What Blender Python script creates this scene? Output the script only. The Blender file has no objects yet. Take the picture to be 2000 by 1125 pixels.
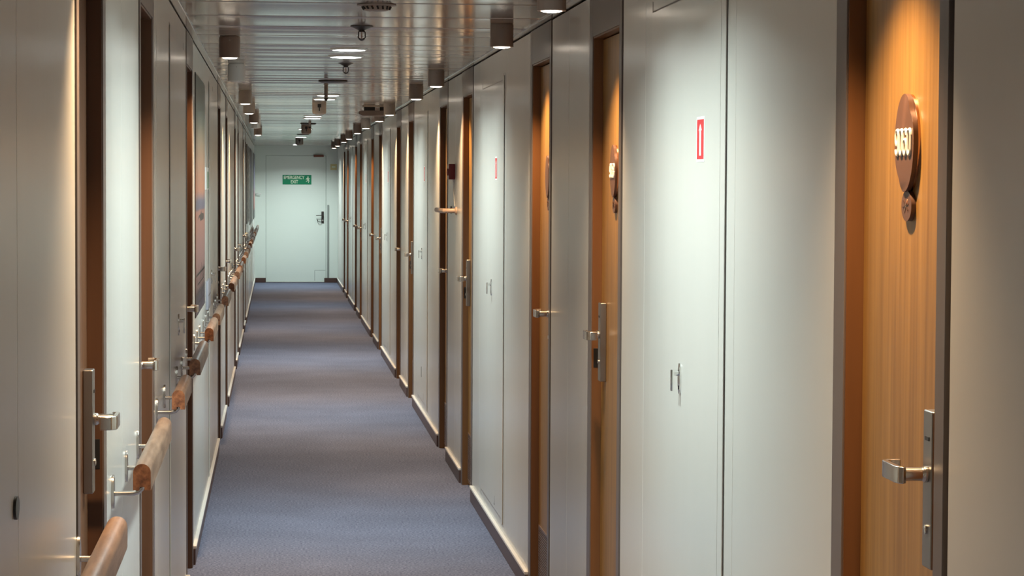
import bpy, bmesh, math, random
from mathutils import Vector, Matrix
random.seed(7)
PI = math.pi
SC = bpy.context.scene
COL = SC.collection

# ------------------------------------------------------------------ camera, world, exposure
EYE = 1.6
FPX = 4600.0
YAW, PIT, ROL = .0999, .0441, -.0049
cam_data = bpy.data.cameras.new('camera')
cam_data.sensor_fit = 'HORIZONTAL'; cam_data.sensor_width = 36.0
cam_data.lens = 36.0 * FPX / 2000.0
cam_data.clip_start = .05; cam_data.clip_end = 200
cam = bpy.data.objects.new('camera', cam_data); COL.objects.link(cam)
fw = Vector((math.sin(YAW)*math.cos(PIT), math.cos(YAW)*math.cos(PIT), -math.sin(PIT)))
rt = Vector((math.cos(YAW), -math.sin(YAW), 0)); dn = fw.cross(rt)
r2 = math.cos(ROL)*rt + math.sin(ROL)*dn; d2 = -math.sin(ROL)*rt + math.cos(ROL)*dn
cam.matrix_world = Matrix(((r2.x, -d2.x, -fw.x, 0), (r2.y, -d2.y, -fw.y, 0), (r2.z, -d2.z, -fw.z, EYE), (0, 0, 0, 1)))
SC.camera = cam

world = bpy.data.worlds.new('world'); SC.world = world; world.use_nodes = True
world.node_tree.nodes['Background'].inputs[0].default_value = (.9, .95, 1, 1)
world.node_tree.nodes['Background'].inputs[1].default_value = .0
SC.view_settings.view_transform = 'Standard'; SC.view_settings.look = 'None'
SC.view_settings.gamma = 1; SC.view_settings.use_curve_mapping = False
SC.view_settings.exposure = 0.52

# lamp strengths (tune here)
DISC_W, SPOT_W = 13.0, 88.0
COOL, WARM = (.85, 1.0, .99), (1.0, .66, .36)
GLOW_COOL, GLOW_WARM = (1, 1, 1, 1), (1, .9, .78, 1)

# room extents
XL, XR, ZC, YN, YE = -.346, .9844, 2.2, -2.6, 38.0

# ------------------------------------------------------------------ materials
def mat(name, col, rough=.5, metal=0., spec=.5, bump=None, noise=None, coat=0.):
    m = bpy.data.materials.new(name); m.use_nodes = True
    nt = m.node_tree; b = nt.nodes['Principled BSDF']
    b.inputs['Base Color'].default_value = (*col, 1); b.inputs['Roughness'].default_value = rough
    b.inputs['Metallic'].default_value = metal; b.inputs['Specular IOR Level'].default_value = spec
    b.inputs['Coat Weight'].default_value = coat
    co = nt.nodes.new('ShaderNodeTexCoord')
    if noise:                       # (scale xyz, amount): own colour variation of the material
        mp = nt.nodes.new('ShaderNodeMapping'); mp.inputs['Scale'].default_value = noise[0]
        nz = nt.nodes.new('ShaderNodeTexNoise'); nz.inputs['Scale'].default_value = 1; nz.inputs['Detail'].default_value = 5
        rp = nt.nodes.new('ShaderNodeValToRGB')
        a = noise[1]
        rp.color_ramp.elements[0].position = .3; rp.color_ramp.elements[1].position = .7
        rp.color_ramp.elements[0].color = (*[c*(1-a) for c in col], 1)
        rp.color_ramp.elements[1].color = (*[min(1, c*(1+a)) for c in col], 1)
        nt.links.new(co.outputs['Object'], mp.inputs['Vector']); nt.links.new(mp.outputs[0], nz.inputs['Vector'])
        nt.links.new(nz.outputs['Fac'], rp.inputs[0]); nt.links.new(rp.outputs[0], b.inputs['Base Color'])
    if bump:                        # (scale xyz, strength, distance)
        mp = nt.nodes.new('ShaderNodeMapping'); mp.inputs['Scale'].default_value = bump[0]
        nz = nt.nodes.new('ShaderNodeTexNoise'); nz.inputs['Scale'].default_value = 1; nz.inputs['Detail'].default_value = 3
        bp = nt.nodes.new('ShaderNodeBump'); bp.inputs['Strength'].default_value = bump[1]; bp.inputs['Distance'].default_value = bump[2]
        nt.links.new(co.outputs['Object'], mp.inputs['Vector']); nt.links.new(mp.outputs[0], nz.inputs['Vector'])
        nt.links.new(nz.outputs['Fac'], bp.inputs['Height']); nt.links.new(bp.outputs[0], b.inputs['Normal'])
    return m

def glow(name, col, strength):
    m = bpy.data.materials.new(name); m.use_nodes = True
    b = m.node_tree.nodes['Principled BSDF']
    b.inputs['Base Color'].default_value = (.8, .8, .8, 1)
    b.inputs['Emission Color'].default_value = col; b.inputs['Emission Strength'].default_value = strength
    m.cycles.emission_sampling = 'NONE'
    return m

def picture(name, stops, spots=None):   # a printed picture: bands of colour from its top to its bottom (local z 0..1)
    m = bpy.data.materials.new(name); m.use_nodes = True
    nt = m.node_tree; b = nt.nodes['Principled BSDF']; b.inputs['Roughness'].default_value = .38
    co = nt.nodes.new('ShaderNodeTexCoord'); sp = nt.nodes.new('ShaderNodeSeparateXYZ')
    nt.links.new(co.outputs['Generated'], sp.inputs[0])
    nz = nt.nodes.new('ShaderNodeTexNoise'); nz.inputs['Scale'].default_value = 9; nz.inputs['Detail'].default_value = 4
    nt.links.new(co.outputs['Generated'], nz.inputs['Vector'])
    ma = nt.nodes.new('ShaderNodeMath'); ma.operation = 'MULTIPLY_ADD'; ma.inputs[1].default_value = .03; 
    nt.links.new(nz.outputs['Fac'], ma.inputs[0]); nt.links.new(sp.outputs['Z'], ma.inputs[2])
    rp = nt.nodes.new('ShaderNodeValToRGB'); el = rp.color_ramp.elements
    while len(el) < len(stops): el.new(.5)
    for e, (p, c) in zip(el, stops): e.position = p; e.color = (*c, 1)
    nt.links.new(ma.outputs[0], rp.inputs[0]); last = rp.outputs[0]
    if spots:
        n2 = nt.nodes.new('ShaderNodeTexNoise'); n2.inputs['Scale'].default_value = spots[0]; n2.inputs['Detail'].default_value = 6
        nt.links.new(co.outputs['Generated'], n2.inputs['Vector'])
        r3 = nt.nodes.new('ShaderNodeValToRGB'); r3.color_ramp.elements[0].position = .58; r3.color_ramp.elements[1].position = .62
        nt.links.new(n2.outputs['Fac'], r3.inputs[0])
        mx = nt.nodes.new('ShaderNodeMix'); mx.data_type = 'RGBA'
        nt.links.new(r3.outputs[0], mx.inputs[0]); nt.links.new(last, mx.inputs[6]); mx.inputs[7].default_value = (*spots[1], 1)
        last = mx.outputs[2]
    nt.links.new(last, b.inputs['Base Color'])
    return m

M = {}
M['panel'] = mat('wall_laminate', (.60, .585, .54), .24, 0, .5, bump=((3, 3, 1.2), .06, .02), noise=((1.2, 1.2, .4), .03))
M['end'] = mat('end_paint', (.74, .80, .735), .42, 0, .4, bump=((6, 6, 6), .05, .01))
M['frame'] = mat('frame_lacquer', (.135, .105, .092), .33, 0, .5)
M['jamb'] = mat('jamb_wood', (.155, .064, .022), .36, 0, .5, noise=((25, 25, 1.2), .18))
M['jamb_shaded'] = mat('jamb_wood_shaded', (.105, .050, .026), .36, 0, .5, noise=((25, 25, 1.2), .15))  # jamb wood darkened: weaker light on the left doors painted in
M['seal'] = mat('seal_rubber', (.012, .009, .008), .5)
M['bead'] = mat('bead_cream', (.72, .66, .60), .3)
M['base'] = mat('baseboard_brown', (.085, .045, .037), .4)
M['steel'] = mat('satin_steel', (.62, .58, .53), .24, 1.)
M['plate'] = mat('lock_steel', (.34, .32, .30), .36, 1.)
M['chrome'] = mat('chrome', (.78, .78, .76), .12, 1.)
M['bronze'] = mat('plate_brown', (.105, .052, .034), .38, 0, .5)
M['bronze_rim'] = mat('plate_rim', (.55, .33, .22), .2, 1.)
M['digits'] = mat('digits_cream', (.68, .65, .58), .35)
M['can'] = mat('canister_paint', (.36, .31, .275), .45)
M['can_brightened'] = mat('canister_brightened', (.70, .68, .66), .45)  # canister paint lightened: light falling on the housing is put into the colour
M['black'] = mat('black_plastic', (.015, .014, .014), .4)
M['dark'] = mat('dark_metal', (.07, .06, .055), .4, .6)
M['white'] = mat('white_plastic', (.78, .78, .76), .35)
M['red'] = mat('sticker_red', (.62, .045, .05), .4)
M['redbox'] = mat('alarm_red', (.16, .012, .018), .35)
M['beige'] = mat('handle_beige', (.55, .38, .28), .35)
M['green'] = mat('sign_green', (.0, .235, .105), .35)
M['signtext'] = mat('sign_pale', (.80, .88, .68), .4)
M['yellow'] = mat('notice_yellow', (.70, .62, .30), .5)
M['grey'] = mat('strip_grey', (.28, .30, .28), .45)
M['ceil'] = mat('ceiling_lacquer', (.37, .335, .30), .14, 0., .75, bump=((2.2, .6, 1), .12, .02))
M['grille'] = mat('grille_brown', (.17, .11, .09), .4, .3)

def wood(name, dark, light, scale, rough):
    m = bpy.data.materials.new(name); m.use_nodes = True
    nt = m.node_tree; b = nt.nodes['Principled BSDF']; b.inputs['Roughness'].default_value = rough
    co = nt.nodes.new('ShaderNodeTexCoord'); mp = nt.nodes.new('ShaderNodeMapping'); mp.inputs['Scale'].default_value = scale
    n1 = nt.nodes.new('ShaderNodeTexNoise'); n1.inputs['Scale'].default_value = 1; n1.inputs['Detail'].default_value = 8; n1.inputs['Roughness'].default_value = .62
    rp = nt.nodes.new('ShaderNodeValToRGB'); rp.color_ramp.elements[0].position = .33; rp.color_ramp.elements[1].position = .66
    rp.color_ramp.elements[0].color = (*dark, 1); rp.color_ramp.elements[1].color = (*light, 1)
    nt.links.new(co.outputs['Object'], mp.inputs[0]); nt.links.new(mp.outputs[0], n1.inputs['Vector'])
    nt.links.new(n1.outputs['Fac'], rp.inputs[0]); nt.links.new(rp.outputs[0], b.inputs['Base Color'])
    bp = nt.nodes.new('ShaderNodeBump'); bp.inputs['Strength'].default_value = .15; bp.inputs['Distance'].default_value = .002
    nt.links.new(n1.outputs['Fac'], bp.inputs['Height']); nt.links.new(bp.outputs[0], b.inputs['Normal'])
    return m
M['oak'] = wood('door_oak', (.225, .112, .028), (.365, .198, .053), (60, 60, 1.6), .36)
M['leaf_dark'] = wood('door_dark_brown', (.11, .05, .022), (.19, .088, .04), (60, 60, 1.6), .34)  # darker brown grain for the left door leaves
M['teak'] = wood('rail_teak', (.12, .066, .039), (.265, .165, .108), (55, 7, 55), .4)
M['endgrain'] = wood('rail_end_grain', (.10, .035, .016), (.30, .125, .055), (70, 70, 70), .55)

def carpet():
    m = bpy.data.materials.new('carpet'); m.use_nodes = True
    nt = m.node_tree; b = nt.nodes['Principled BSDF']; b.inputs['Roughness'].default_value = .95; b.inputs['Specular IOR Level'].default_value = .15
    co = nt.nodes.new('ShaderNodeTexCoord')
    n1 = nt.nodes.new('ShaderNodeTexNoise'); n1.inputs['Scale'].default_value = 95; n1.inputs['Detail'].default_value = 4; n1.inputs['Roughness'].default_value = .7
    n2 = nt.nodes.new('ShaderNodeTexNoise'); n2.inputs['Scale'].default_value = 2.2; n2.inputs['Detail'].default_value = 3
    nt.links.new(co.outputs['Object'], n1.inputs['Vector']); nt.links.new(co.outputs['Object'], n2.inputs['Vector'])
    rp = nt.nodes.new('ShaderNodeValToRGB'); rp.color_ramp.elements[0].position = .32; rp.color_ramp.elements[1].position = .68
    rp.color_ramp.elements[0].color = (.055, .063, .108, 1); rp.color_ramp.elements[1].color = (.245, .257, .345, 1)
    nt.links.new(n1.outputs['Fac'], rp.inputs[0])
    mx = nt.nodes.new('ShaderNodeMix'); mx.data_type = 'RGBA'; mx.blend_type = 'MULTIPLY'; mx.inputs[0].default_value = .35
    nt.links.new(rp.outputs[0], mx.inputs[6]); nt.links.new(n2.outputs['Fac'], mx.inputs[7])
    nt.links.new(mx.outputs[2], b.inputs['Base Color'])
    bp = nt.nodes.new('ShaderNodeBump'); bp.inputs['Strength'].default_value = .6; bp.inputs['Distance'].default_value = .006
    nt.links.new(n1.outputs['Fac'], bp.inputs['Height']); nt.links.new(bp.outputs[0], b.inputs['Normal'])
    return m
M['carpet'] = carpet()
M['glow_cool'] = glow('diffuser_glow', (.93, 1, .98, 1), 7)
M['glow_warm'] = glow('lens_glow', (1, .86, .70, 1), 7)
M['lens_off'] = mat('lens_off', (.72, .70, .68), .25)
M['sunset'] = picture('sunset_print', [(0, (.012, .010, .022)), (.05, (.035, .022, .05)), (.10, (.02, .013, .025)), (.14, (.15, .07, .065)), (.30, (.20, .09, .08)), (.36, (.22, .09, .07)), (.42, (.24, .095, .07)), (.445, (.25, .10, .07)), (.455, (.06, .055, .09)), (.49, (.08, .075, .11)), (.53, (.30, .11, .06)), (.62, (.28, .13, .075)), (.74, (.21, .145, .09)), (.85, (.085, .105, .085)), (1, (.032, .068, .062))])
M['nightpic'] = picture('night_print', [(0, (.012, .012, .016)), (.5, (.006, .006, .01)), (.62, (.02, .02, .045)), (.8, (.05, .05, .10)), (1, (.012, .012, .03))])
M['duskpic'] = picture('dusk_print', [(0, (.012, .012, .014)), (.14, (.02, .015, .02)), (.17, (.22, .05, .05)), (.32, (.30, .09, .08)), (.5, (.13, .10, .16)), (.75, (.06, .05, .10)), (1, (.015, .015, .035))])
M['rockpic'] = picture('rock_print', [(0, (.09, .085, .08)), (.4, (.07, .06, .05)), (.7, (.06, .06, .05)), (1, (.09, .08, .07))], (14, (.55, .56, .54)))

# ------------------------------------------------------------------ mesh helpers
class MB:
    def __init__(s): s.bm = bmesh.new()
    def box(s, x0, x1, y0, y1, z0, z1, bev=0., seg=2):
        if x0 > x1: x0, x1 = x1, x0
        if y0 > y1: y0, y1 = y1, y0
        g = bmesh.ops.create_cube(s.bm, size=1)['verts']
        for v in g: v.co = Vector(((x0+x1)/2+v.co.x*(x1-x0), (y0+y1)/2+v.co.y*(y1-y0), (z0+z1)/2+v.co.z*(z1-z0)))
        if bev:
            ed = list({e for v in g for e in v.link_edges})
            bmesh.ops.bevel(s.bm, geom=ed, offset=bev, segments=seg, profile=.7, affect='EDGES')
        return s
    def tube(s, pts, r, n=14, caps=True):
        pts = [Vector(p) for p in pts]; rings = []
        up = None
        for i, p in enumerate(pts):
            t = (pts[min(i+1, len(pts)-1)] - pts[max(i-1, 0)]).normalized()
            if up is None: up = t.orthogonal().normalized()
            up = (up - t*up.dot(t)).normalized(); sd = t.cross(up)
            rr = r[i] if isinstance(r, (list, tuple)) else r
            rings.append([s.bm.verts.new(p + rr*(math.cos(2*PI*k/n)*up + math.sin(2*PI*k/n)*sd)) for k in range(n)])
        for a, b in zip(rings, rings[1:]):
            for k in range(n): s.bm.faces.new((a[k], a[(k+1) % n], b[(k+1) % n], b[k]))
        if caps: s.bm.faces.new(rings[0][::-1]); s.bm.faces.new(rings[-1])
        return s
    def lathe(s, prof, c=(0, 0, 0), n=32, axis='Z', sy=1.):     # prof: (radius, height)
        c = Vector(c); rings = []
        for (r, h) in prof:
            ring = []
            for k in range(n):
                a = 2*PI*k/n; u, v = r*math.cos(a), r*math.sin(a)*sy
                q = {'Z': (u, v, h), 'X': (h, u, v), 'Y': (u, h, v)}[axis]
                ring.append(s.bm.verts.new(c+Vector(q)))
            rings.append(ring)
        for a, b in zip(rings, rings[1:]):
            for k in range(n): s.bm.faces.new((a[k], a[(k+1) % n], b[(k+1) % n], b[k]))
        s.bm.faces.new(rings[0][::-1]); s.bm.faces.new(rings[-1])
        return s
    def prism(s, poly, fn, d0, d1, bev=0.):     # poly of (u, v); fn(u, v, d) -> point
        a = [s.bm.verts.new(fn(u, v, d0)) for u, v in poly]; b = [s.bm.verts.new(fn(u, v, d1)) for u, v in poly]
        n = len(poly); f0 = s.bm.faces.new(a[::-1]); f1 = s.bm.faces.new(b)
        for k in range(n): s.bm.faces.new((a[k], a[(k+1) % n], b[(k+1) % n], b[k]))
        if bev: bmesh.ops.bevel(s.bm, geom=list(f1.edges), offset=bev, segments=2, profile=.6, affect='EDGES')
        return s
    def build(s, name, m, parent=None, smooth=False):
        bmesh.ops.recalc_face_normals(s.bm, faces=s.bm.faces[:])
        me = bpy.data.meshes.new(name); s.bm.to_mesh(me); s.bm.free(); me.materials.append(m)
        if smooth:
            for p in me.polygons: p.use_smooth = True
            if hasattr(me, 'set_sharp_from_angle'): me.set_sharp_from_angle(angle=math.radians(35))
        o = bpy.data.objects.new(name, me); COL.objects.link(o)
        if parent: o.parent = parent
        return o

def tag(o, label, cat, group=None, kind=None):
    o['label'] = label; o['category'] = cat
    if group: o['group'] = group
    if kind: o['kind'] = kind
    return o
def thing(name, label, cat, loc=(0, 0, 0), group=None, kind=None):
    o = bpy.data.objects.new(name, None); COL.objects.link(o); o.location = loc; o.empty_display_size = .05
    return tag(o, label, cat, group, kind)
def copy_tree(o, parent=None):
    c = o.copy(); COL.objects.link(c)
    if parent: c.parent = parent
    for ch in list(o.children): copy_tree(ch, c)
    return c
def text(name, body, size, m, parent, M4, ext=.001, xs=1., offset=0.):
    cu = bpy.data.curves.new(name, 'FONT'); cu.body = body; cu.size = size; cu.extrude = ext; cu.offset = offset
    cu.align_x = 'CENTER'; cu.align_y = 'CENTER'
    tmp = bpy.data.objects.new(name, cu); COL.objects.link(tmp)
    dg = bpy.context.evaluated_depsgraph_get(); me = bpy.data.meshes.new_from_object(tmp.evaluated_get(dg))
    bpy.data.objects.remove(tmp)
    me.transform(M4 @ Matrix.Diagonal((xs, 1, 1, 1))); me.materials.clear(); me.materials.append(m)
    o = bpy.data.objects.new(name, me); COL.objects.link(o); o.parent = parent
    return o

# ------------------------------------------------------------------ the setting
MID = (XL+XR)/2
f = MB().box(XL-.15, XR+.15, YN-.1, YE+.1, -.05, 0).build('floor', M['carpet'])
tag(f, 'blue grey carpeted corridor floor', 'floor', kind='structure')

cl = MB()
seams = [YN]
y = YN
while y < 7.3: y += .6; seams.append(y)
seams = [s for s in seams if s < 7.6] + [7.9, 8.55, 9.11, 9.36, 9.68, 10.29, 10.64, 10.93, 11.24, 11.57, 11.91, 12.28, 12.56, 12.9, 13.27, 13.6]
while seams[-1] < YE-.5: seams.append(seams[-1]+random.choice((.3, .3, .3, .6)))
seams.append(YE)
for a, b in zip(seams, seams[1:]):
    d = random.uniform(-.007, .007); h = .006
    a2, b2 = a+.003, b-.003
    prof = [(a2, ZC+.03), (a2, ZC+h), (a2+.014, ZC+.0005)]
    n = 8
    for k in range(1, n): prof.append((a2+.014+(b2-a2-.028)*k/n, ZC+d*(k/n-.5)*.9+.0005-(.0022*math.sin(PI*k/n))))
    prof += [(b2-.014, ZC+.0005), (b2, ZC+h), (b2, ZC+.03)]
    cl.prism(prof, lambda u, v, dd: Vector((dd, u, v)), XL-.1, XR+.1)
cl.box(XL-.15, XR+.15, YN-.1, YE+.1, ZC+.03, ZC+.06)
o = cl.build('ceiling', M['ceil'], smooth=False)
tag(o, 'glossy grey plank ceiling of the corridor', 'ceiling', kind='structure')

# door positions: (near edge along the corridor, lever on the near or far edge)
DW = .71
RD = [(3.38, 'n'), (6.68, 'f'), (8.42, 'n'), (11.80, 'f'), (13.55, 'n'), (16.91, 'f'), (18.66, 'n'), (22.02, 'f'), (23.87, 'n'), (27.19, 'f'), (28.89, 'n'), (32.21, 'f'), (33.84, 'n')]
LD = [(4.14, 'f'), (6.04, 'n'), (9.17, 'n'), (14.08, 'f'), (16.20, 'n'), (19.60, 'f'), (21.25, 'n'), (24.60, 'f'), (26.20, 'n')]
RD = [(-1.65+.0, 'n'), (1.60, 'f')] + RD
LD = [(-1.0, 'f'), (1.0, 'n')] + LD

def wall(name, X, s, doors, extra, label):
    m = MB(); y = YN; cuts = []
    for y0, _ in doors:
        cuts.append((y, y0-.011)); y = y0+DW
    cuts.append((y, YE))
    for a, b in cuts:
        if b-a < .02: continue
        ps = [a]+[e for e in extra if a+.05 < e < b-.05]+[b]
        for p, q in zip(ps, ps[1:]):
            m.box(X, X+s*.10, p+(.0012 if p != a else 0), q-(.0012 if q != b else 0), 0, ZC-.012, .0008, 1)
    m.box(X+s*.10, X+s*.14, YN-.1, YE+.1, 0, ZC+.03)
    return tag(m.build(name, M['panel']), label, 'wall', kind='structure')
R_HATCH = [(.10, 1.12), (5.17, 6.14), (10.23, 11.27), (15.41, 16.36), (20.45, 21.45), (25.6, 26.6), (30.6, 31.5)]
L_HATCH = [(7.80, 8.90), (12.28, 12.95)]
rex = [p for h in R_HATCH for p in (h[0]-.16, h[1]+.12)] + [7.92, 12.98, 18.1, 23.2, 28.2]
lex = [3.21, 5.36, 6.92, 8.35, 10.0, 11.42, 13.4, 15.5, 18.9, 23.9, 28.2, 30.7, 33.9]
wall('wall_right', XR, 1, RD, rex, 'cream laminate wall panels on the right of the corridor')
wall('wall_left', XL, -1, LD, lex, 'cream laminate wall panels on the left of the corridor')

def base(name, X, s, doors, label):
    m = MB(); y = YN
    spans = []
    for y0, _ in doors: spans.append((y, y0-.012)); y = y0+DW
    spans.append((y, YE))
    for a, b in spans:
        m.box(X+s*.001, X-s*.011, a+.004, b-.004, 0, .068, .002, 1)
    o = tag(m.build(name, M['base']), label, 'baseboard', kind='structure')
    m = MB()
    for a, b in spans: m.box(X+s*.001, X-s*.015, a+.004, b-.004, .0682, .081, .004, 3)
    m.build('bead', M['bead'], o)['label'] = 'cream bead along the top'
base('baseboard_right', XR, 1, RD, 'dark brown baseboard along the right wall')
base('baseboard_left', XL, -1, LD, 'dark brown baseboard along the left wall')
for k, (X, s, w) in enumerate(((XL, 1, 'left'), (XR, -1, 'right'))):
    tag(MB().box(X, X+s*.028, YN, YE, ZC-.007, ZC+.004, .002, 1).build('trim_%d' % (k+1), M['ceil']), 'narrow lacquered edge strip where ceiling meets %s wall' % w, 'trim', kind='structure')

# end wall and back wall
e = MB()
EDX0, EDX1, EDZ = -.167, .800, 2.04
e.box(XL-.1, EDX0, YE, YE+.1, 0, ZC+.03); e.box(EDX1, XR+.1, YE, YE+.1, 0, ZC+.03); e.box(EDX0, EDX1, YE, YE+.1, EDZ, ZC+.03)
e.box(XL-.15, XR+.15, YE+.1, YE+.14, -.05, ZC+.06)
tag(e.build('wall_end', M['end']), 'pale green end wall around the emergency exit door', 'wall', kind='structure')
tag(MB().box(XL-.15, XR+.15, YN-.14, YN, -.05, ZC+.06).build('wall_back', M['panel']), 'cream wall closing the corridor behind the viewer', 'wall', kind='structure')
eb = MB().box(XL+.012, EDX0, YE-.012, YE-.0005, 0, .075, .002, 1).box(EDX1-.03, XR-.012, YE-.012, YE-.0005, 0, .075, .002, 1)
tag(eb.build('baseboard_end', M['base']), 'short brown baseboards either side of the exit door', 'baseboard', kind='structure')

# ------------------------------------------------------------------ doors
def lever(s, d, parent, pz):
    """lever set at the parent's local origin; s: into-wall sign, d: +1 points away from the viewer"""
    h = MB()
    def X(u): return -s*u                     # u metres out of the door
    h.lathe([(.0125, 0), (.0125, .006), (.0105, .008), (.0105, .032), (.0095, .041)], (0, 0, pz), 24, 'X') if s < 0 else \
        h.lathe([(.0125, 0), (.0125, -.006), (.0105, -.008), (.0105, -.032), (.0095, -.041)], (0, 0, pz), 24, 'X')
    # flat bar with rounded return
    path = [(.038, -.012), (.044, -.007), (.046, .003), (.046, .074), (.044, .084), (.038, .090), (.030, .091), (.018, .091)]
    th = .0048
    for i in range(len(path)-1):
        pass
    ring = []
    P = [Vector((p[0], p[1])) for p in path]
    for i, p in enumerate(P):
        t = (P[min(i+1, len(P)-1)]-P[max(i-1, 0)]).normalized(); nn = Vector((-t.y, t.x))
        z = .0130
        ring.append([h.bm.verts.new((X((p+nn*q*th).x), d*(p+nn*q*th).y, pz+w*z)) for q, w in ((1, 1), (1, -1), (-1, -1), (-1, 1))])
    for a, b in zip(ring, ring[1:]):
        for k in range(4): h.bm.faces.new((a[k], a[(k+1) % 4], b[(k+1) % 4], b[k]))
    h.bm.faces.new(ring[0][::-1]); h.bm.faces.new(ring[-1])
    o = h.build('handle', M['steel'], parent, True)
    bv = o.modifiers.new('bevel', 'BEVEL'); bv.width = .0016; bv.segments = 2; bv.limit_method = 'ANGLE'
    return o

def stroke_digits(s, body, size, parent, loc, depth):
    """condensed rounded numerals of even stroke width, read from the corridor"""
    W, H, r = size
    def arc(cx, cz, rx, rz, a0, a1, n=10): return [(cx+rx*math.cos(math.radians(a0+(a1-a0)*k/n)), cz+rz*math.sin(math.radians(a0+(a1-a0)*k/n))) for k in range(n+1)]
    w2 = W/2-r; h2 = H/2-r
    G = {}
    G['0'] = [arc(0, h2-w2, w2, w2, 0, 180)+arc(0, -h2+w2, w2, w2, 180, 360)+[(w2, h2-w2)]]
    G['9'] = [arc(0, h2-w2, w2, w2, 0, 180)+arc(0, .10*H, w2, w2, 180, 360)+[(w2, h2-w2)], [(w2, h2-w2)]+arc(0, -h2+w2, w2, w2, 0, -180)]
    G['6'] = [arc(0, -h2+w2, w2, w2, 0, 360), arc(0, h2-w2, w2, w2, 0, 180)+[(-w2, -h2+w2)]]
    G['6'] = [arc(0, -.10*H, w2, w2, 0, 180)+arc(0, -h2+w2, w2, w2, 180, 360)+[(w2, -.10*H)], arc(0, h2-w2, w2, w2, 0, 180)+[(-w2, -h2+w2)]]
    G['5'] = [[(w2, h2), (-w2, h2), (-w2, .06*H)]+arc(0, .0, w2, w2, 150, 0)+arc(0, -h2+w2, w2, w2, 0, -180)]
    G['8'] = [arc(0, h2-w2, w2, w2, 0, 180)+arc(0, .08*H, w2, w2, 180, 360)+[(w2, h2-w2)], arc(0, -.08*H, w2, w2, 0, 180)+arc(0, -h2+w2, w2, w2, 180, 360)+[(w2, -.08*H)]]
    m = MB(); n = len(body)
    for i, ch in enumerate(body):
        off = (i-(n-1)/2)*W*1.0
        for st in G[ch]:
            # reader looks along s*X: on the right wall text runs towards the viewer (-Y), on the left wall away (+Y)
            m.tube([(loc[0], loc[1]-s*(u+off), loc[2]+v) for u, v in st], r, 8)
    o = m.build('digits', M['digits'], parent, True)
    o.scale = (1, 1, 1)
    return o

def number_plate(s, parent, y, z, xs, body=None):
    R = .073
    def out(fac, n=72, dy=0, dz=0):
        pts = []
        for k in range(n):
            a = 2*PI*k/n
            u, v = math.cos(a), math.sin(a)
            r = R*fac
            # two shallow bites in the rim: upper viewer side, lower far side
            for (c, dep, wd) in ((math.radians(48), .13, .30), (math.radians(232), .10, .34)):
                da = (a-c+PI) % (2*PI)-PI
                r *= 1-dep*math.exp(-(da/wd)**2)
            pts.append((u*r*.78+dy, v*r*1.08+dz))
        return pts
    fn = lambda u, v, d: Vector((xs-s*d, y-s*u, z+v))
    bk = MB().prism([(math.cos(2*PI*k/72)*R*.77, math.sin(2*PI*k/72)*R*1.07) for k in range(72)], fn, 0, .004, .001).build('number_plate', M['bronze_rim'], parent, True)
    MB().prism(out(1.0), fn, .0042, .012, .0016).build('face', M['bronze'], bk, True)['label'] = 'matt brown face of the number plate'
    ov = MB().prism([(math.cos(2*PI*k/48)*.030+.004, math.sin(2*PI*k/48)*.0245-.101) for k in range(48)], fn, 0, .008, .0015).build('oval_tag', M['bronze'], parent, True)
    orn = MB()
    for (a, b) in (((-.012, -.093), (.016, -.108)), ((-.006, -.112), (.010, -.091)), ((-.014, -.103), (.018, -.098))):
        orn.tube([(xs-s*.0082, y-s*a[0], z+a[1]), (xs-s*.0082, y-s*b[0], z+b[1])], .0012, 6)
    orn.build('ornament', M['bronze_rim'], ov, True)
    if body: stroke_digits(s, body, (.0238, .046, .0032), bk, (xs-s*.0125, y, z+.001), .002)

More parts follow.
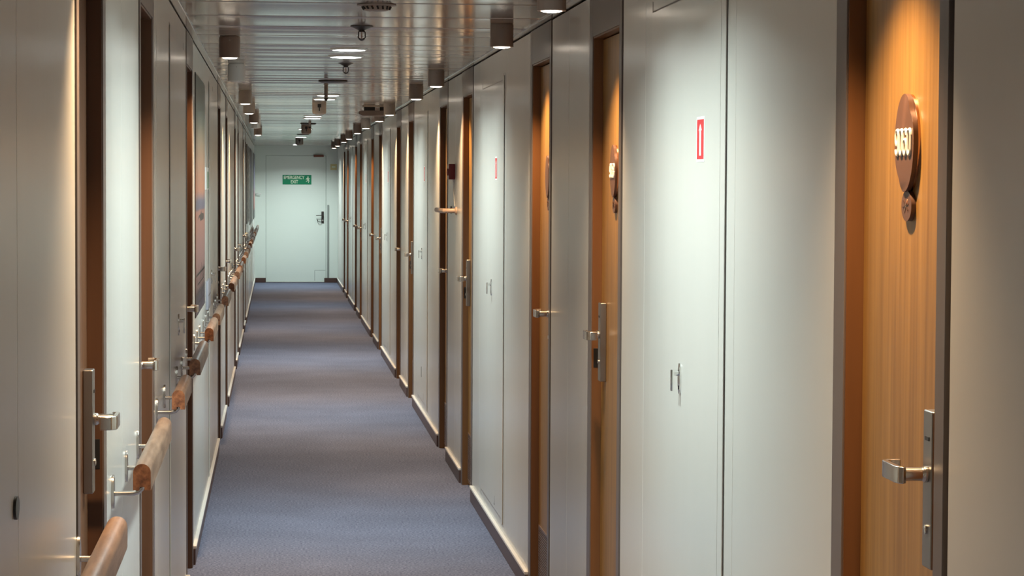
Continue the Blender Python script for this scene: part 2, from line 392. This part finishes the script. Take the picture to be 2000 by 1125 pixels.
def door(side, k, y0, hs, label, plate=None, body=None):
    s = 1 if side == 'R' else -1; Xw = XR if side == 'R' else XL
    idx = k
    t = thing('door_%d' % idx, label, 'door', (Xw, y0, 0), 'cabin doors on the %s wall' % ('right' if s > 0 else 'left'), 'structure')
    X = lambda d: s*d
    ZH = 2.06
    D = .030
    fr = MB()
    fr.box(X(-.002), X(.09), .011, .060, 0, ZC-.010, .0015, 2)
    fr.box(X(-.002), X(.09), .634, DW-.001, 0, ZC-.010, .0015, 2)
    fr.box(X(-.002), X(.09), .060, .634, ZH, ZC-.010, .0015, 2)
    fr.build('door_frame', M['frame'], t)
    jb = MB()
    jb.box(X(.001), X(.09), .0602, .066, 0, ZH-.006).box(X(.001), X(.09), .628, .6338, 0, ZH-.006).box(X(.001), X(.09), .0602, .6338, ZH-.006, ZH-.0002)
    jb.build('jamb', M['jamb'] if s > 0 else M['jamb_shaded'], t)
    MB().box(X(.012), X(.09), -.0105, .0108, 0, ZC-.012).box(X(.062), X(.09), .066, .628, 0, ZH-.006).build('seal', M['seal'], t)['label'] = 'black joint beside the frame'
    lf = MB().box(X(D), X(D+.03), .070, .624, .012, ZH-.010, .0012, 1).build('leaf', M['oak'] if s > 0 else M['leaf_dark'], t)
    hz = max(1.075, 1.158-.0065*(y0-3.4)) if s > 0 else max(1.035, 1.135-.0065*(y0-4.1))
    hy = .162 if hs == 'n' else .532
    if side == 'R' and hs == 'n': hy = .138
    d = 1 if hs == 'n' else -1
    lp = MB().box(X(D), X(D-.020), hy-.024, hy+.024, hz-.145, hz+.098, .004, 3).build('lock_plate', M['plate'], t, True)
    MB().box(X(D-.0202), X(D-.0215), hy-.011, hy+.011, hz+.052, hz+.058).build('card_slot', M['black'], lp)
    MB().lathe([(.0075, 0), (.0075, s*-.003), (.005, s*-.004)], (X(D-.020), hy, hz-.085), 20, 'X').build('key_cylinder', M['steel'], lp, True)
    a = bpy.data.objects.new('handle_set', None)
    piv = MB(); bpy.data.objects.remove(a)
    h = lever(s, d, t, 0); h.location = (X(D-.0198), hy, hz)
    # strike plate in the jamb on the lever side
    if hs == 'f':
        MB().box(X(.006), X(.026), .6270, .6279, hz-.11, hz-.05, .0004, 1).build('strike_plate', M['black'], t)
    # ventilation grille low in the leaf
    g = MB().box(X(D), X(D-.004), .10, .595, .272, .284, .001, 1).box(X(D), X(D-.004), .10, .595, .030, .042, .001, 1).box(X(D), X(D-.004), .10, .112, .042, .272).box(X(D), X(D-.004), .583, .595, .042, .272)
    for i in range(22): g.box(X(D), X(D-.0035), .112, .583, .050+i*.0102, .0555+i*.0102)
    g.build('vent_grille', M['grille'], t)
    if plate: number_plate(s, t, plate[0], plate[1], X(D), body)
    return t

ordw = ['first', 'second', 'third', 'fourth', 'fifth', 'sixth', 'seventh', 'eighth', 'ninth', 'tenth', 'eleventh', 'twelfth', 'thirteenth']
di = 1
for i, (y0, hs) in enumerate(RD):
    if i < 2: lab = 'oak cabin door on the right wall behind the viewer, %s' % ('farther back' if i == 0 else 'just beside the viewer')
    elif i == 2: lab = 'large oak cabin door with brown number plate 9060, nearest on the right wall'
    elif i == 3: lab = 'second oak cabin door on the right wall, lever on its far edge, pale digits on its brown plate'
    elif i == 4: lab = 'third oak cabin door on the right wall with a vent grille low down and a plain plate'
    elif i == 5: lab = 'fourth cabin door on the right wall, just nearer than the red alarm box'
    elif i == 6: lab = 'fifth cabin door on the right wall, just beyond the red alarm box'
    else: lab = '%s oak cabin door along the right wall counting from the 9060 door' % ordw[i-2]
    pl = bd = None
    if i == 2: pl, bd = (3.705-y0, 1.669), '9060'
    if i == 3: pl, bd = (7.0-y0, 1.640), '9058'
    if i == 4: pl, bd = (8.72-y0, 1.628), None
    door('R', di, y0, hs, lab, pl, bd); di += 1
for i, (y0, hs) in enumerate(LD):
    if i < 2: lab = 'brown cabin door on the left wall behind the viewer, %s' % ('farther back' if i == 0 else 'just beside the viewer')
    elif i == 2: lab = 'nearest brown cabin door on the left wall, with a tall lock plate and a big lever'
    elif i == 3: lab = 'second brown cabin door on the left wall, beyond the second handrail'
    elif i == 4: lab = 'third brown cabin door on the left wall, right in front of the sunset picture'
    else: lab = '%s brown cabin door along the left wall counting from the viewer' % ordw[i-2]
    door('L', di, y0, hs, lab); di += 1

# ------------------------------------------------------------------ service hatches with locks and red arrow stickers
def hatch(side, y0, y1, label, z0=.135, z1=2.05):
    s = 1 if side == 'R' else -1; Xw = XR if side == 'R' else XL
    t = thing('service_hatch', label, 'hatch', (Xw, y0, 0), 'service hatches in the %s wall' % ('right' if s > 0 else 'left'))
    X = lambda d: s*d; L = y1-y0
    b = MB()
    b.box(X(-.0006), X(-.00015), -.067, -.060, z0-.03, z1+.03).box(X(-.0006), X(-.00015), -.005, -.0005, z0-.03, z1+.03).box(X(-.0006), X(-.00015), L, L+.006, z0-.03, z1+.03)
    b.box(X(-.0006), X(-.00015), 0, L, z1+.0, z1+.005).box(X(-.0006), X(-.00015), 0, L, z0-.005, z0)
    b.build('seam', M['dark'], t)['label'] = 'dark gap around the hatch'
    p = MB().box(X(-.0035), X(-.0002), 0, L, z0, z1, .0012, 2).build('hatch_panel', M['panel'], t)
    MB().box(X(-.004), X(-.0002), -.060, -.006, z0-.02, z1+.02, .001, 1).build('edge_profile', M['panel'], t)
    ly = .49 if side == 'R' else L*.5
    zc = 1.128 if side == 'R' else 1.10
    lk = MB().prism([(math.cos(2*PI*k/32)*.016, math.sin(2*PI*k/32)*.038) for k in range(32)], lambda u, v, d: Vector((X(-.0035-d), ly+u, zc+v)), 0, .004, .001).build('escutcheon', M['chrome'], t, True)
    MB().tube([(X(-.0075), ly, zc+.014), (X(-.022), ly, zc+.014)], .007, 14).box(X(-.020), X(-.027), ly-.008, ly+.008, zc-.030, zc+.022, .002, 2).build('thumb_turn', M['chrome'], lk, True)
    MB().lathe([(.005, 0), (.005, -s*.001)], (X(-.0075), ly, zc-.022), 16, 'X').build('keyhole', M['black'], lk)
    if side == 'R':
        MB().box(X(-.0036), X(-.0040), .30, .34, z0+.018, z0+.021).box(X(-.0036), X(-.0040), .297, .300, z0+.018, z0+.06).build('corner_mark', M['dark'], t)
        if 15 < y0 < 16: MB().box(X(-.0036), X(-.0048), .50, .524, .29, .36, .0005, 1).build('slot', M['black'], t)
    return t
rh = ['nearest cream service hatch in the right wall, under the first red arrow sticker', 'second cream service hatch in the right wall, between the third and fourth cabin doors', 'third cream service hatch in the right wall, beyond the red alarm box', 'fourth cream service hatch along the right wall', 'fifth cream service hatch along the right wall', 'sixth cream service hatch along the right wall']
for (a, b), l in zip(R_HATCH, ['cream service hatch in the right wall behind the viewer']+rh): hatch('R', a, b, l)
lh = ['nearest cream service hatch in the left wall, beyond the second cabin door', 'second cream service hatch in the left wall, beyond the sunset picture', 'third cream service hatch along the left wall', 'fourth cream service hatch along the left wall']
for (a, b), l in zip(L_HATCH, lh): hatch('L', a, b, l, .10, 2.09)

def sticker(yc, zc, label):
    t = thing('arrow_sticker', label, 'sticker', (XR-.0036, yc, zc), 'red arrow stickers on the right wall')
    MB().box(0, -.0006, -.050, .050, -.0525, .0525).build('backing', M['white'], t)
    MB().box(-.0006, -.0010, -.043, .043, -.046, .046).build('red_field', M['red'], t)
    fn = lambda u, v, d: Vector((-d, u, v))
    MB().prism([(-.011, -.038), (.011, -.038), (.011, .022), (.020, .020), (0, .036), (-.020, .020), (-.011, .022)], fn, .0010, .0014).build('arrow', M['white'], t)
for (yc, zc), l in zip([(5.409, 1.706), (10.52, 1.670), (15.66, 1.664), (20.76, 1.66), (25.9, 1.655)], ['nearest red sticker with a white upward arrow on the right wall', 'second red arrow sticker on the right wall, seen almost edge on', 'third red arrow sticker, on the hatch beyond the alarm box', 'fourth red arrow sticker far along the right wall', 'fifth red arrow sticker far along the right wall']):
    sticker(yc, zc, l)

# black keyhole cover at far left
k = MB().prism([(math.cos(2*PI*i/28)*.026, math.sin(2*PI*i/28)*.0155) for i in range(28)], lambda u, v, d: Vector((XL+d, 3.17+u*.9, 1.166+v)), -.0005, .004, .001)
tag(k.build('keyhole_cover', M['black'], None, True), 'small black oval keyhole cover on the near left wall panel', 'keyhole cover')

# red alarm box with cord and the handle below it
t = thing('alarm_box', 'dark red alarm box on the right wall between the fourth and fifth doors', 'alarm box', (XR, 13.05, 1.667))
MB().box(-.035, 0, -.045, .045, -.043, .043, .006, 3).build('box_body', M['redbox'], t, True)
MB().lathe([(.020, 0), (.020, -.006), (.012, -.009)], (-.035, 0, -.002), 24, 'X').build('button', M['redbox'], t, True)
MB().box(-.012, 0, -.010, .010, -.056, -.043, .002, 1).build('cord_grip', M['white'], t)
cd = MB().tube([(XR-.004, 13.05, 1.610), (XR-.006, 13.04, 1.56), (XR-.004, 12.99, 1.50), (XR-.005, 12.95, 1.475)], .0035, 8)
tag(cd.build('cord', M['white'], None, True), 'white cord hanging below the red alarm box', 'cord')
t = thing('wall_grab_bar', 'beige grab bar on a round flange below the red alarm box', 'grab bar', (XR, 12.88, 1.452))
MB().lathe([(.022, 0), (.022, -.006), (.017, -.010), (.013, -.012)], (0, 0, 0), 28, 'X').build('flange', M['beige'], t, True)
MB().tube([(-.010, 0, 0), (-.045, 0, 0), (-.066, .015, 0), (-.076, .06, 0), (-.080, .14, 0), (-.080, .46, 0), (-.079, .50, 0)], [.012, .012, .0128, .013, .013, .013, .011], 18).build('bar', M['beige'], t, True)
MB().lathe([(.021, 0), (.021, -.005), (.012, -.007)], (0, .40, 0), 24, 'X').build('flange', M['dark'], t, True)
MB().tube([(-.006, .40, 0), (-.075, .40, 0)], .008, 14).build('support', M['dark'], t, True)

# ------------------------------------------------------------------ handrails on the left
RAILS = [(1.75, 4.19), (4.97, 5.96), (6.82, 7.38), (8.10, 9.05), (9.95, 10.75), (11.15, 12.05), (13.02, 13.95), (14.90, 16.05), (17.05, 18.10), (18.45, 19.45), (20.45, 21.10), (22.05, 23.10), (23.45, 24.45), (25.40, 26.05), (27.0, 28.3), (28.6, 30.2), (31.0, 33.0), (33.4, 36.2)]
RLAB = ['nearest wooden handrail segment, cut off by the lower left picture edge', 'second wooden handrail segment, between the first two left doors', 'third wooden handrail segment, short, with bright brown end grain', 'fourth wooden handrail segment, dark end, in front of the third left door', 'fifth wooden handrail segment, under the sunset picture', 'sixth wooden handrail segment, beyond the sunset picture']
rord = ['seventh', 'eighth', 'ninth', 'tenth', 'eleventh', 'twelfth', 'thirteenth', 'fourteenth', 'fifteenth', 'sixteenth', 'seventeenth', 'last']
RLAB += ['%s wooden handrail segment along the left wall' % w for w in rord]
RW, RH, RX = .0185, .056, .066
def rail(y0, y1, label):
    zt = 1.01-.004*max(0, min(y0, 18)-5)
    t = thing('handrail', label, 'handrail', (XL+(.0037 if abs(y0-8.10) < .01 else 0), y0, zt), 'wooden handrail segments on the left wall')
    L = y1-y0
    sec = [(-RW, -RH), (-.006, -RH), (-.005, -RH+.007), (.005, -RH+.007), (.006, -RH), (RW, -RH)]
    sec += [(RW*math.cos(a), -RW+RW*math.sin(a)) for a in [PI*i/12 for i in range(13)]]
    fn = lambda u, v, d: Vector((RX+u, d, v))
    MB().prism(sec, fn, .001, L-.001).build('rail', M['teak'], t, True)
    ins = [(u*.985, v*.99-.0003) for u, v in sec]
    for q0, q1 in ((0, .0011), (L-.0011, L)):
        MB().prism(ins, fn, q0, q1).build('end_grain', M['endgrain'], t)['label'] = 'darker sawn end of the rail'
    n = 2 if L < .75 else (3 if L < 1.6 else 5)
    for i in range(n):
        by = .045+(L-.09)*i/(n-1)
        zb = -RH-.012
        b = MB().tube([(.004, by, zb), (RX-.022, by, zb), (RX-.010, by, zb+.003), (RX-.003, by, zb+.010), (RX, by, zb+.021)], .0055, 12).build('bracket', M['steel'], t, True)
        MB().prism([(math.cos(2*PI*q/28)*.017, math.sin(2*PI*q/28)*.036) for q in range(28)], lambda u, v, d: Vector((d, by+u, zb+.004+v)), 0, .006, .0018).build('wall_plate', M['steel'], b, True)
for (a, b), l in zip(RAILS, RLAB): rail(a, b, l)

# ------------------------------------------------------------------ ceiling lights
def lamp(name, kind, power, col, loc, parent, size, spot=None):
    ld = bpy.data.lights.new(name, kind); ld.energy = power; ld.color = col
    if kind == 'AREA': ld.shape = 'DISK'; ld.size = size; ld.spread = math.radians(146)
    else: ld.shadow_soft_size = size; ld.spot_size = math.radians(spot[0]); ld.spot_blend = spot[1]
    o = bpy.data.objects.new(name, ld); COL.objects.link(o); o.location = loc; o.parent = parent
    return o
CR, CH = .0435, .088
def can_proto(lit, m):
    t = bpy.data.objects.new('downlight', None); COL.objects.link(t); t.empty_display_size = .05
    MB().lathe([(CR*.93, 0), (CR*.93, -.004), (CR, -.0045), (CR, -CH+.001), (CR-.001, -CH), (.033, -CH), (.031, -CH+.010)], (0, 0, 0), 40).build('housing', m, t, True)
    MB().lathe([(.0305, -CH+.006), (.0305, -CH-.001), (.024, -CH-.0035), (.012, -CH-.005), (.001, -CH-.0055)], (0, 0, 0), 32).build('lens', M['glow_warm'] if lit else M['lens_off'], t, True)
    MB().lathe([(.002, 0), (.002, .0012)], (CR*.0, -CR, -.018), 10, 'Y').build('screw', M['steel'], t, True)
    if lit: lamp('bulb', 'SPOT', SPOT_W, WARM, (0, 0, -CH-.008), t, .026, (104, 1.0))
    return t
lit0 = can_proto(True, M['can']); off0 = can_proto(False, M['can_brightened'])
RC = [(.81, 3.72), (.81, 6.95), (.84, 8.81), (.84, 12.45), (.845, 14.33), (.845, 17.70), (.845, 19.45), (.83, 22.0), (.83, 24.29), (.84, 27.43), (.84, 29.5), (.84, 32.6), (.84, 34.6)]
rcl = ['warm canister downlight over the 9060 door, above the picture', 'canister downlight cut off by the top picture edge, over the second right door', 'large brown canister downlight below it, over the third right door']
rcl = ['lit canister downlight over the 9060 door, above the picture edge', 'lit canister downlight cut by the top picture edge, over the second right door', 'lit brown canister downlight over the third right door', 'lit canister downlight over the fourth right door, before the alarm box', 'lit canister downlight over the fifth right door', 'lit canister downlight overlapping the grey octagonal fixture', 'lit canister downlight just beyond the grey octagonal fixture']
rcl += ['%s lit canister downlight along the right side of the ceiling' % w for w in ordw[7:13]]
LC = [(-.19, 4.22), (-.19, 6.35), (-.19, 9.77), (-.20, 15.45), (-.20, 17.6), (-.19, 20.3), (-.195, 25.5)]
lcl = ['lit canister downlight over the first left door, outside the picture', 'lit canister downlight over the second left door, outside the picture', 'nearest lit canister downlight in view on the left of the ceiling', 'lit canister downlight beyond the unlit pale one on the left', 'next lit left canister downlight beyond the fourth left door', 'lit left canister downlight over the sixth left door', 'farthest lit canister downlight on the left of the ceiling']
first = True
for (x, y), l in zip(RC+LC, rcl+lcl):
    o = lit0 if first else copy_tree(lit0); first = False
    o.location = (x, y, ZC); tag(o, l, 'ceiling light', 'lit canister downlights')
for i, ((x, y), l) in enumerate(zip([(-.20, 12.0), (-.19, 22.2)], ['unlit pale grey canister downlight on the left, above the sunset picture', 'second unlit pale canister downlight, farther along the left'])):
    o = off0 if i == 0 else copy_tree(off0)
    o.location = (x, y, ZC); tag(o, l, 'ceiling light', 'unlit pale canister downlights')
# lit ones behind the viewer keep the near walls lit
for (x, y, l) in [(.81, 1.85, 'lit canister downlight beside the viewer on the right'), (-.19, 1.3, 'lit canister downlight beside the viewer on the left')]:
    o = copy_tree(lit0); o.location = (x, y, ZC); tag(o, l, 'ceiling light', 'lit canister downlights')

DISCS = [(.32, -.45), (.32, .15), (.32, 5.15), (.32, 5.75), (.322, 10.55), (.326, 11.15), (.35, 16.05), (.34, 16.8), (.328, 21.08), (.33, 21.75), (.32, 26.2), (.32, 30.7), (.33, 36.3), (.33, 36.9)]
dl = ['farther round flush ceiling light behind the viewer', 'round flush ceiling light just behind the viewer', 'first of the near pair of round ceiling lights, above the picture', 'second of the near pair of round ceiling lights, above the picture', 'upper of the two largest bright round ceiling lights in the middle', 'lower of the two largest bright round ceiling lights in the middle', 'nearer round ceiling light of the second pair, behind the thin pendant', 'farther round ceiling light of the second pair, behind the thin pendant', 'nearer round ceiling light of the third pair', 'farther round ceiling light of the third pair', 'round ceiling light hidden behind the second middle canister', 'lone round ceiling light far down the middle', 'nearer round ceiling light of the last pair, by the exit door', 'farthest round ceiling light, closest to the exit door']
dp = bpy.data.objects.new('round_light', None); COL.objects.link(dp)
MB().lathe([(.084, .0), (.084, -.004), (.074, -.008), (.0725, -.008), (.0725, 0)], (0, 0, 0), 48).build('trim_ring', M['white'], dp, True)
MB().lathe([(.0722, -.001), (.0722, -.0075), (.05, -.0095), (.001, -.0102)], (0, 0, 0), 48).build('diffuser', M['glow_cool'], dp, True)
lamp('bulb', 'AREA', DISC_W, COOL, (0, 0, -.014), dp, .13)
for i, ((x, y), l) in enumerate(zip(DISCS, dl)):
    o = dp if i == 0 else copy_tree(dp)
    o.location = (x, y, ZC-.001); tag(o, l, 'ceiling light', 'round flush ceiling lights')

# ------------------------------------------------------------------ ceiling fittings
def sprinkler(x, y, label, r=.044):
    t = thing('sprinkler', label, 'sprinkler', (x, y, ZC), 'ceiling sprinklers')
    MB().lathe([(r, 0), (r, -.002), (r*.8, -.005), (.016, -.014), (.013, -.016)], (0, 0, 0), 32).build('rosette', M['dark'], t, True)
    MB().lathe([(.011, -.015), (.011, -.022)], (0, 0, 0), 18).build('nozzle', M['dark'], t, True)
    fr = MB().tube([(-.010, 0, -.020), (-.013, 0, -.024), (-.013, 0, -.044), (-.004, 0, -.050)], .0022, 8).tube([(.010, 0, -.020), (.013, 0, -.024), (.013, 0, -.044), (.004, 0, -.050)], .0022, 8)
    fr.build('yoke', M['dark'], t, True)
    MB().tube([(0, 0, -.022), (0, 0, -.048)], .0022, 8).build('bulb', M['beige'], t, True)
    MB().lathe([(.012, -.0495), (.012, -.051), (.004, -.056)], (0, 0, 0), 20).build('deflector', M['dark'], t, True)
sprinkler(.325, 9.05, 'nearest dark ceiling sprinkler, in front of the two bright round lights')
sprinkler(.345, 11.8, 'second ceiling sprinkler, just behind the two bright round lights', .040)
for x, y, r, l in [(.33, 13.85, .085, 'largest flat dark ceiling disc, beyond the second sprinkler'), (.32, 23.8, .08, 'thin dark ceiling disc in front of the second middle canister'), (.325, 29.0, .075, 'farthest thin dark ceiling disc, near the exit door')]:
    d = MB().lathe([(r, .0), (r, -.007), (r*.85, -.012), (.02, -.013)], (x, y, ZC), 36)
    t = d.build('ceiling_disc', M['dark'], None, True); tag(t, l, 'cover plate', 'flat dark ceiling discs')
for x, y, l in [(.30, 14.35, 'thin brownish pendant rod with dark tip, in front of the second pair of lights'), (.325, 23.1, 'short dark pendant on the ceiling before the second middle canister')]:
    t = thing('pendant', l, 'pendant', (x, y, ZC), 'thin ceiling pendants')
    q = .085 if y < 20 else .05
    MB().lathe([(.016, 0), (.016, -.003), (.0115, -.006), (.0115, -q)], (0, 0, 0), 20).build('rod', M['can'], t, True)
    MB().lathe([(.012, -q), (.013, -q-.006), (.008, -q-.016), (.001, -q-.018)], (0, 0, 0), 20).build('tip', M['dark'], t, True)
for i, (x, y, l) in enumerate([(.318, 17.6, 'unlit brown canister in the middle of the ceiling, nearest of the three'), (.31, 24.6, 'second unlit brown canister in the middle of the ceiling'), (.31, 31.9, 'farthest unlit brown canister in the middle of the ceiling')]):
    t = thing('speaker_canister', l, 'canister', (x, y, ZC), 'unlit middle canisters')
    MB().lathe([(.052, 0), (.052, -.075), (.048, -.083), (.030, -.092), (.001, -.094)], (0, 0, 0), 40).build('housing', M['can'], t, True)
    MB().box(-.013, .013, -.055, -.045, -.040, -.014, .002, 1).box(-.004, .004, -.055, -.045, -.066, -.040).build('bracket', M['black'], t)

t = thing('octagonal_fixture', 'flat grey octagonal fixture hung under the ceiling on the right', 'fixture', (.775, 18.25, ZC))
MB().box(-.115, .115, -.05, .05, -.012, 0, .003, 1).build('mounting_plate', M['can'], t)
for sx in (-1, 1): MB().box(sx*.060-.042, sx*.060+.042, -.04, .04, -.040, -.012, .004, 2).build('slot_block', M['black'], t)
octo = [(-.145, .012), (-.145, -.004), (-.115, -.020), (.115, -.020), (.145, -.004), (.145, .012), (.115, .020), (-.115, .020)]
MB().prism(octo, lambda u, v, d: Vector((u, d, -.060+v)), -.075, .075, .004).build('tray', M['frame'], t)

t = thing('air_vent', 'round slotted air vent in the ceiling near the top picture edge', 'air vent', (.335, 7.95, ZC))
MB().lathe([(.066, 0), (.066, -.003), (.052, -.005), (.048, -.007), (.042, -.018), (.036, -.021), (.001, -.022)], (0, 0, 0), 48).build('housing', M['can'], t, True)
sl = MB()
for i in range(16):
    a = 2*PI*i/16
    p, q = Vector((math.cos(a), math.sin(a), 0)), Vector((-math.sin(a), math.cos(a), 0))
    vs = [p*.0485+Vector((0, 0, -.0075)), p*.0432+Vector((0, 0, -.0170))]
    sl.tube([vs[0]+q*.0, vs[1]+q*.004], .0034, 8)
sl.build('slots', M['black'], t)

# ------------------------------------------------------------------ pictures and notices on the left wall
def poster(y0, y1, z0, z1, m, label, dep=.005):
    t = thing('wall_picture', label, 'picture', (XL, y0, z0), 'framed pictures on the left wall')
    L, H = y1-y0, z1-z0
    MB().box(0, dep-.001, 0, L, 0, H).build('panel', M['dark'], t)
    MB().box(dep-.002, dep, .002, L-.002, .002, H-.002).build('print', m, t)
poster(10.14, 11.41, 1.02, 2.07, M['sunset'], 'sunset harbour picture in orange and teal on the left wall')
sun = [o for o in bpy.data.objects if o.name == 'wall_picture'][0]
sm = MB(); fs = lambda u, v, d: Vector((d, u, v))
sm.prism([(.25, .415), (.50, .425), (.62, .405), (1.05, .41), (1.10, .425), (1.02, .44), (.80, .437), (.72, .452), (.60, .437), (.40, .434)], fs, .005, .0053)
sm.box(.005, .0053, .02, 1.25, .172, .182)
for q in range(11): sm.box(.005, .0053, .05+q*.115, .065+q*.115, .02, .19 if q % 3 else .215)
for q, zz in enumerate((.045, .088, .13)): sm.box(.005, .0053, .03+.1*q, 1.22-.05*q, zz, zz+.008)
for q in (.62, .86, 1.02): sm.prism([(q+.03*math.cos(2*PI*k/12), .165+.035*math.sin(2*PI*k/12)) for k in range(12)], fs, .005, .0053)
sm.build('silhouette', M['black'], sun)['label'] = 'dark boat and pier shapes in the picture'
poster(27.6, 30.5, 1.12, 2.05, M['rockpic'], 'grey mottled picture far along the left wall', .008)
poster(30.8, 34.3, 1.05, 2.05, M['nightpic'], 'black and deep blue picture far along the left wall', .008)
poster(35.8, 37.7, 1.05, 2.05, M['duskpic'], 'narrow dusk picture with red glow beside the exit wall', .008)
t = thing('notice', 'small pale green notice on the left wall beyond the sunset picture', 'notice', (XL, 11.87, 1.62))
MB().box(0, .003, -.27, .27, -.055, .055).build('card', M['white'], t)
MB().box(.003, .0034, -.02, .25, -.05, .035).build('green_field', mat('pale_green', (.30, .42, .30), .5), t)
t = thing('wall_box', 'small grey box low on the left wall beyond the sunset picture', 'box', (XL, 11.95, 1.04))
MB().box(0, .012, -.22, .22, -.07, .07, .003, 2).build('cover', mat('box_grey', (.36, .36, .42), .4), t, True)
MB().box(.012, .0125, -.18, .18, -.004, .002).build('slot', M['dark'], t)

# ------------------------------------------------------------------ exit door at the end
t = thing('door_%d' % di, 'pale green emergency exit door at the end of the corridor', 'door', (EDX0, YE, 0), None, 'structure')
W = EDX1-EDX0
MB().box(.004, W-.004, .012, .05, .012, EDZ-.004, .002, 1).build('leaf', M['end'], t)
MB().box(0, W, .06, .09, 0, EDZ).box(0, .004, .02, .09, 0, EDZ).build('seal', M['grey'], t)
MB().box(.004, W-.004, .0, .06, 0, .011, .002, 1).build('threshold', M['steel'], t)
ep = MB(); ex0, ex1, ez1 = .785, W-.012, .195
ep.box(ex0, ex1, .0112, .0119, ez1, ez1+.007).box(ex0-.003, ex0+.003, .0112, .0119, .03, ez1)
ep.build('escape_panel', M['grey'], t)['label'] = 'outline of a small kick out panel'
hx = .745+.165
hp = MB().box(hx-.020, hx+.020, .002, .012, .955, 1.145, .009, 3).build('lock_plate', M['dark'], t, True)
MB().tube([(hx, .004, 1.085), (hx, -.045, 1.085), (hx-.012, -.052, 1.085), (hx-.105, -.052, 1.080)], .007, 12).build('lever', M['dark'], hp, True)
MB().tube([(hx-.005, .0, .985), (hx-.04, -.03, .975), (hx-.075, -.035, .985), (hx-.095, -.035, 1.03)], .006, 12).build('pull', M['dark'], hp, True)
MB().lathe([(.011, .002), (.011, -.004), (.006, -.006)], (hx, 0, 1.0), 20, 'Y').build('key_cylinder', M['chrome'], hp, True)
MB().box(W-.20, W-.04, -.035, .010, EDZ-.020, EDZ+.012, .004, 2).build('door_closer', mat('closer_brown', (.20, .06, .035), .4), t, True)

# EMERGENCY EXIT sign
sx, sz, sw, sh = .332, 1.653, .460, .152
t = thing('exit_sign', 'green EMERGENCY EXIT sign on the end door', 'sign', (sx, YE+.012, sz))
MB().box(-sw/2, sw/2, -.006, 0, -sh/2, sh/2, .001, 1).build('sign_board', M['green'], t)
RX90 = Matrix.Rotation(PI/2, 4, 'X')
text('lettering', 'EMERGENCY', .074, M['signtext'], t, Matrix.Translation((-.048, -.0068, .034)) @ RX90, .0006, .78, .0012)
text('lettering', 'EXIT', .074, M['signtext'], t, Matrix.Translation((-.042, -.0068, -.036)) @ RX90, .0006, .78, .0012)
rm = MB(); fn = lambda u, v, d: Vector((.172+u, -d, v))
rm.prism([(.004+.010*math.cos(2*PI*i/16), .043+.011*math.sin(2*PI*i/16)) for i in range(16)], fn, .0062, .0072)
rm.prism([(-.012, .030), (.012, .032), (.016, .004), (-.008, -.004)], fn, .0062, .0072)
rm.prism([(-.010, .030), (-.026, .016), (-.030, -.002), (-.024, -.003), (-.019, .012), (-.008, .020)], fn, .0062, .0072)
rm.prism([(.010, .030), (.022, .018), (.034, .022), (.034, .016), (.021, .009), (.008, .018)], fn, .0062, .0072)
rm.prism([(.016, .006), (.026, -.020), (.014, -.050), (.006, -.048), (.014, -.022), (.002, -.002)], fn, .0062, .0072)
rm.prism([(-.008, .002), (.004, -.004), (-.006, -.026), (-.028, -.034), (-.030, -.026), (-.014, -.020)], fn, .0062, .0072)
rm.build('running_figure', M['signtext'], t)

tag(MB().box(.818, .846, YE-.012, YE-.0005, .076, 1.25, .004, 2).build('edge_guard', M['grey'], None, True), 'grey vertical guard strip right of the exit door', 'guard strip')
t = thing('notice', 'small yellow notice high on the wall right of the exit door', 'notice', (.918, YE, 1.86))
MB().box(-.052, .052, -.003, 0, -.048, .048).build('card', M['yellow'], t)
MB().box(-.030, .030, -.0035, -.003, -.012, .016).build('print_block', M['signtext'], t)
t = thing('wall_hook', 'small white hook on the wall left of the exit door', 'hook', (-.285, YE, 1.425))
MB().lathe([(.016, 0), (.016, -.006), (.009, -.009)], (-.035, 0, 0), 20, 'Y').build('rose', M['white'], t, True)
MB().tube([(-.035, -.006, 0), (-.035, -.04, .001), (-.02, -.05, .004), (.045, -.05, -.004)], .008, 12).build('arm', M['white'], t, True)
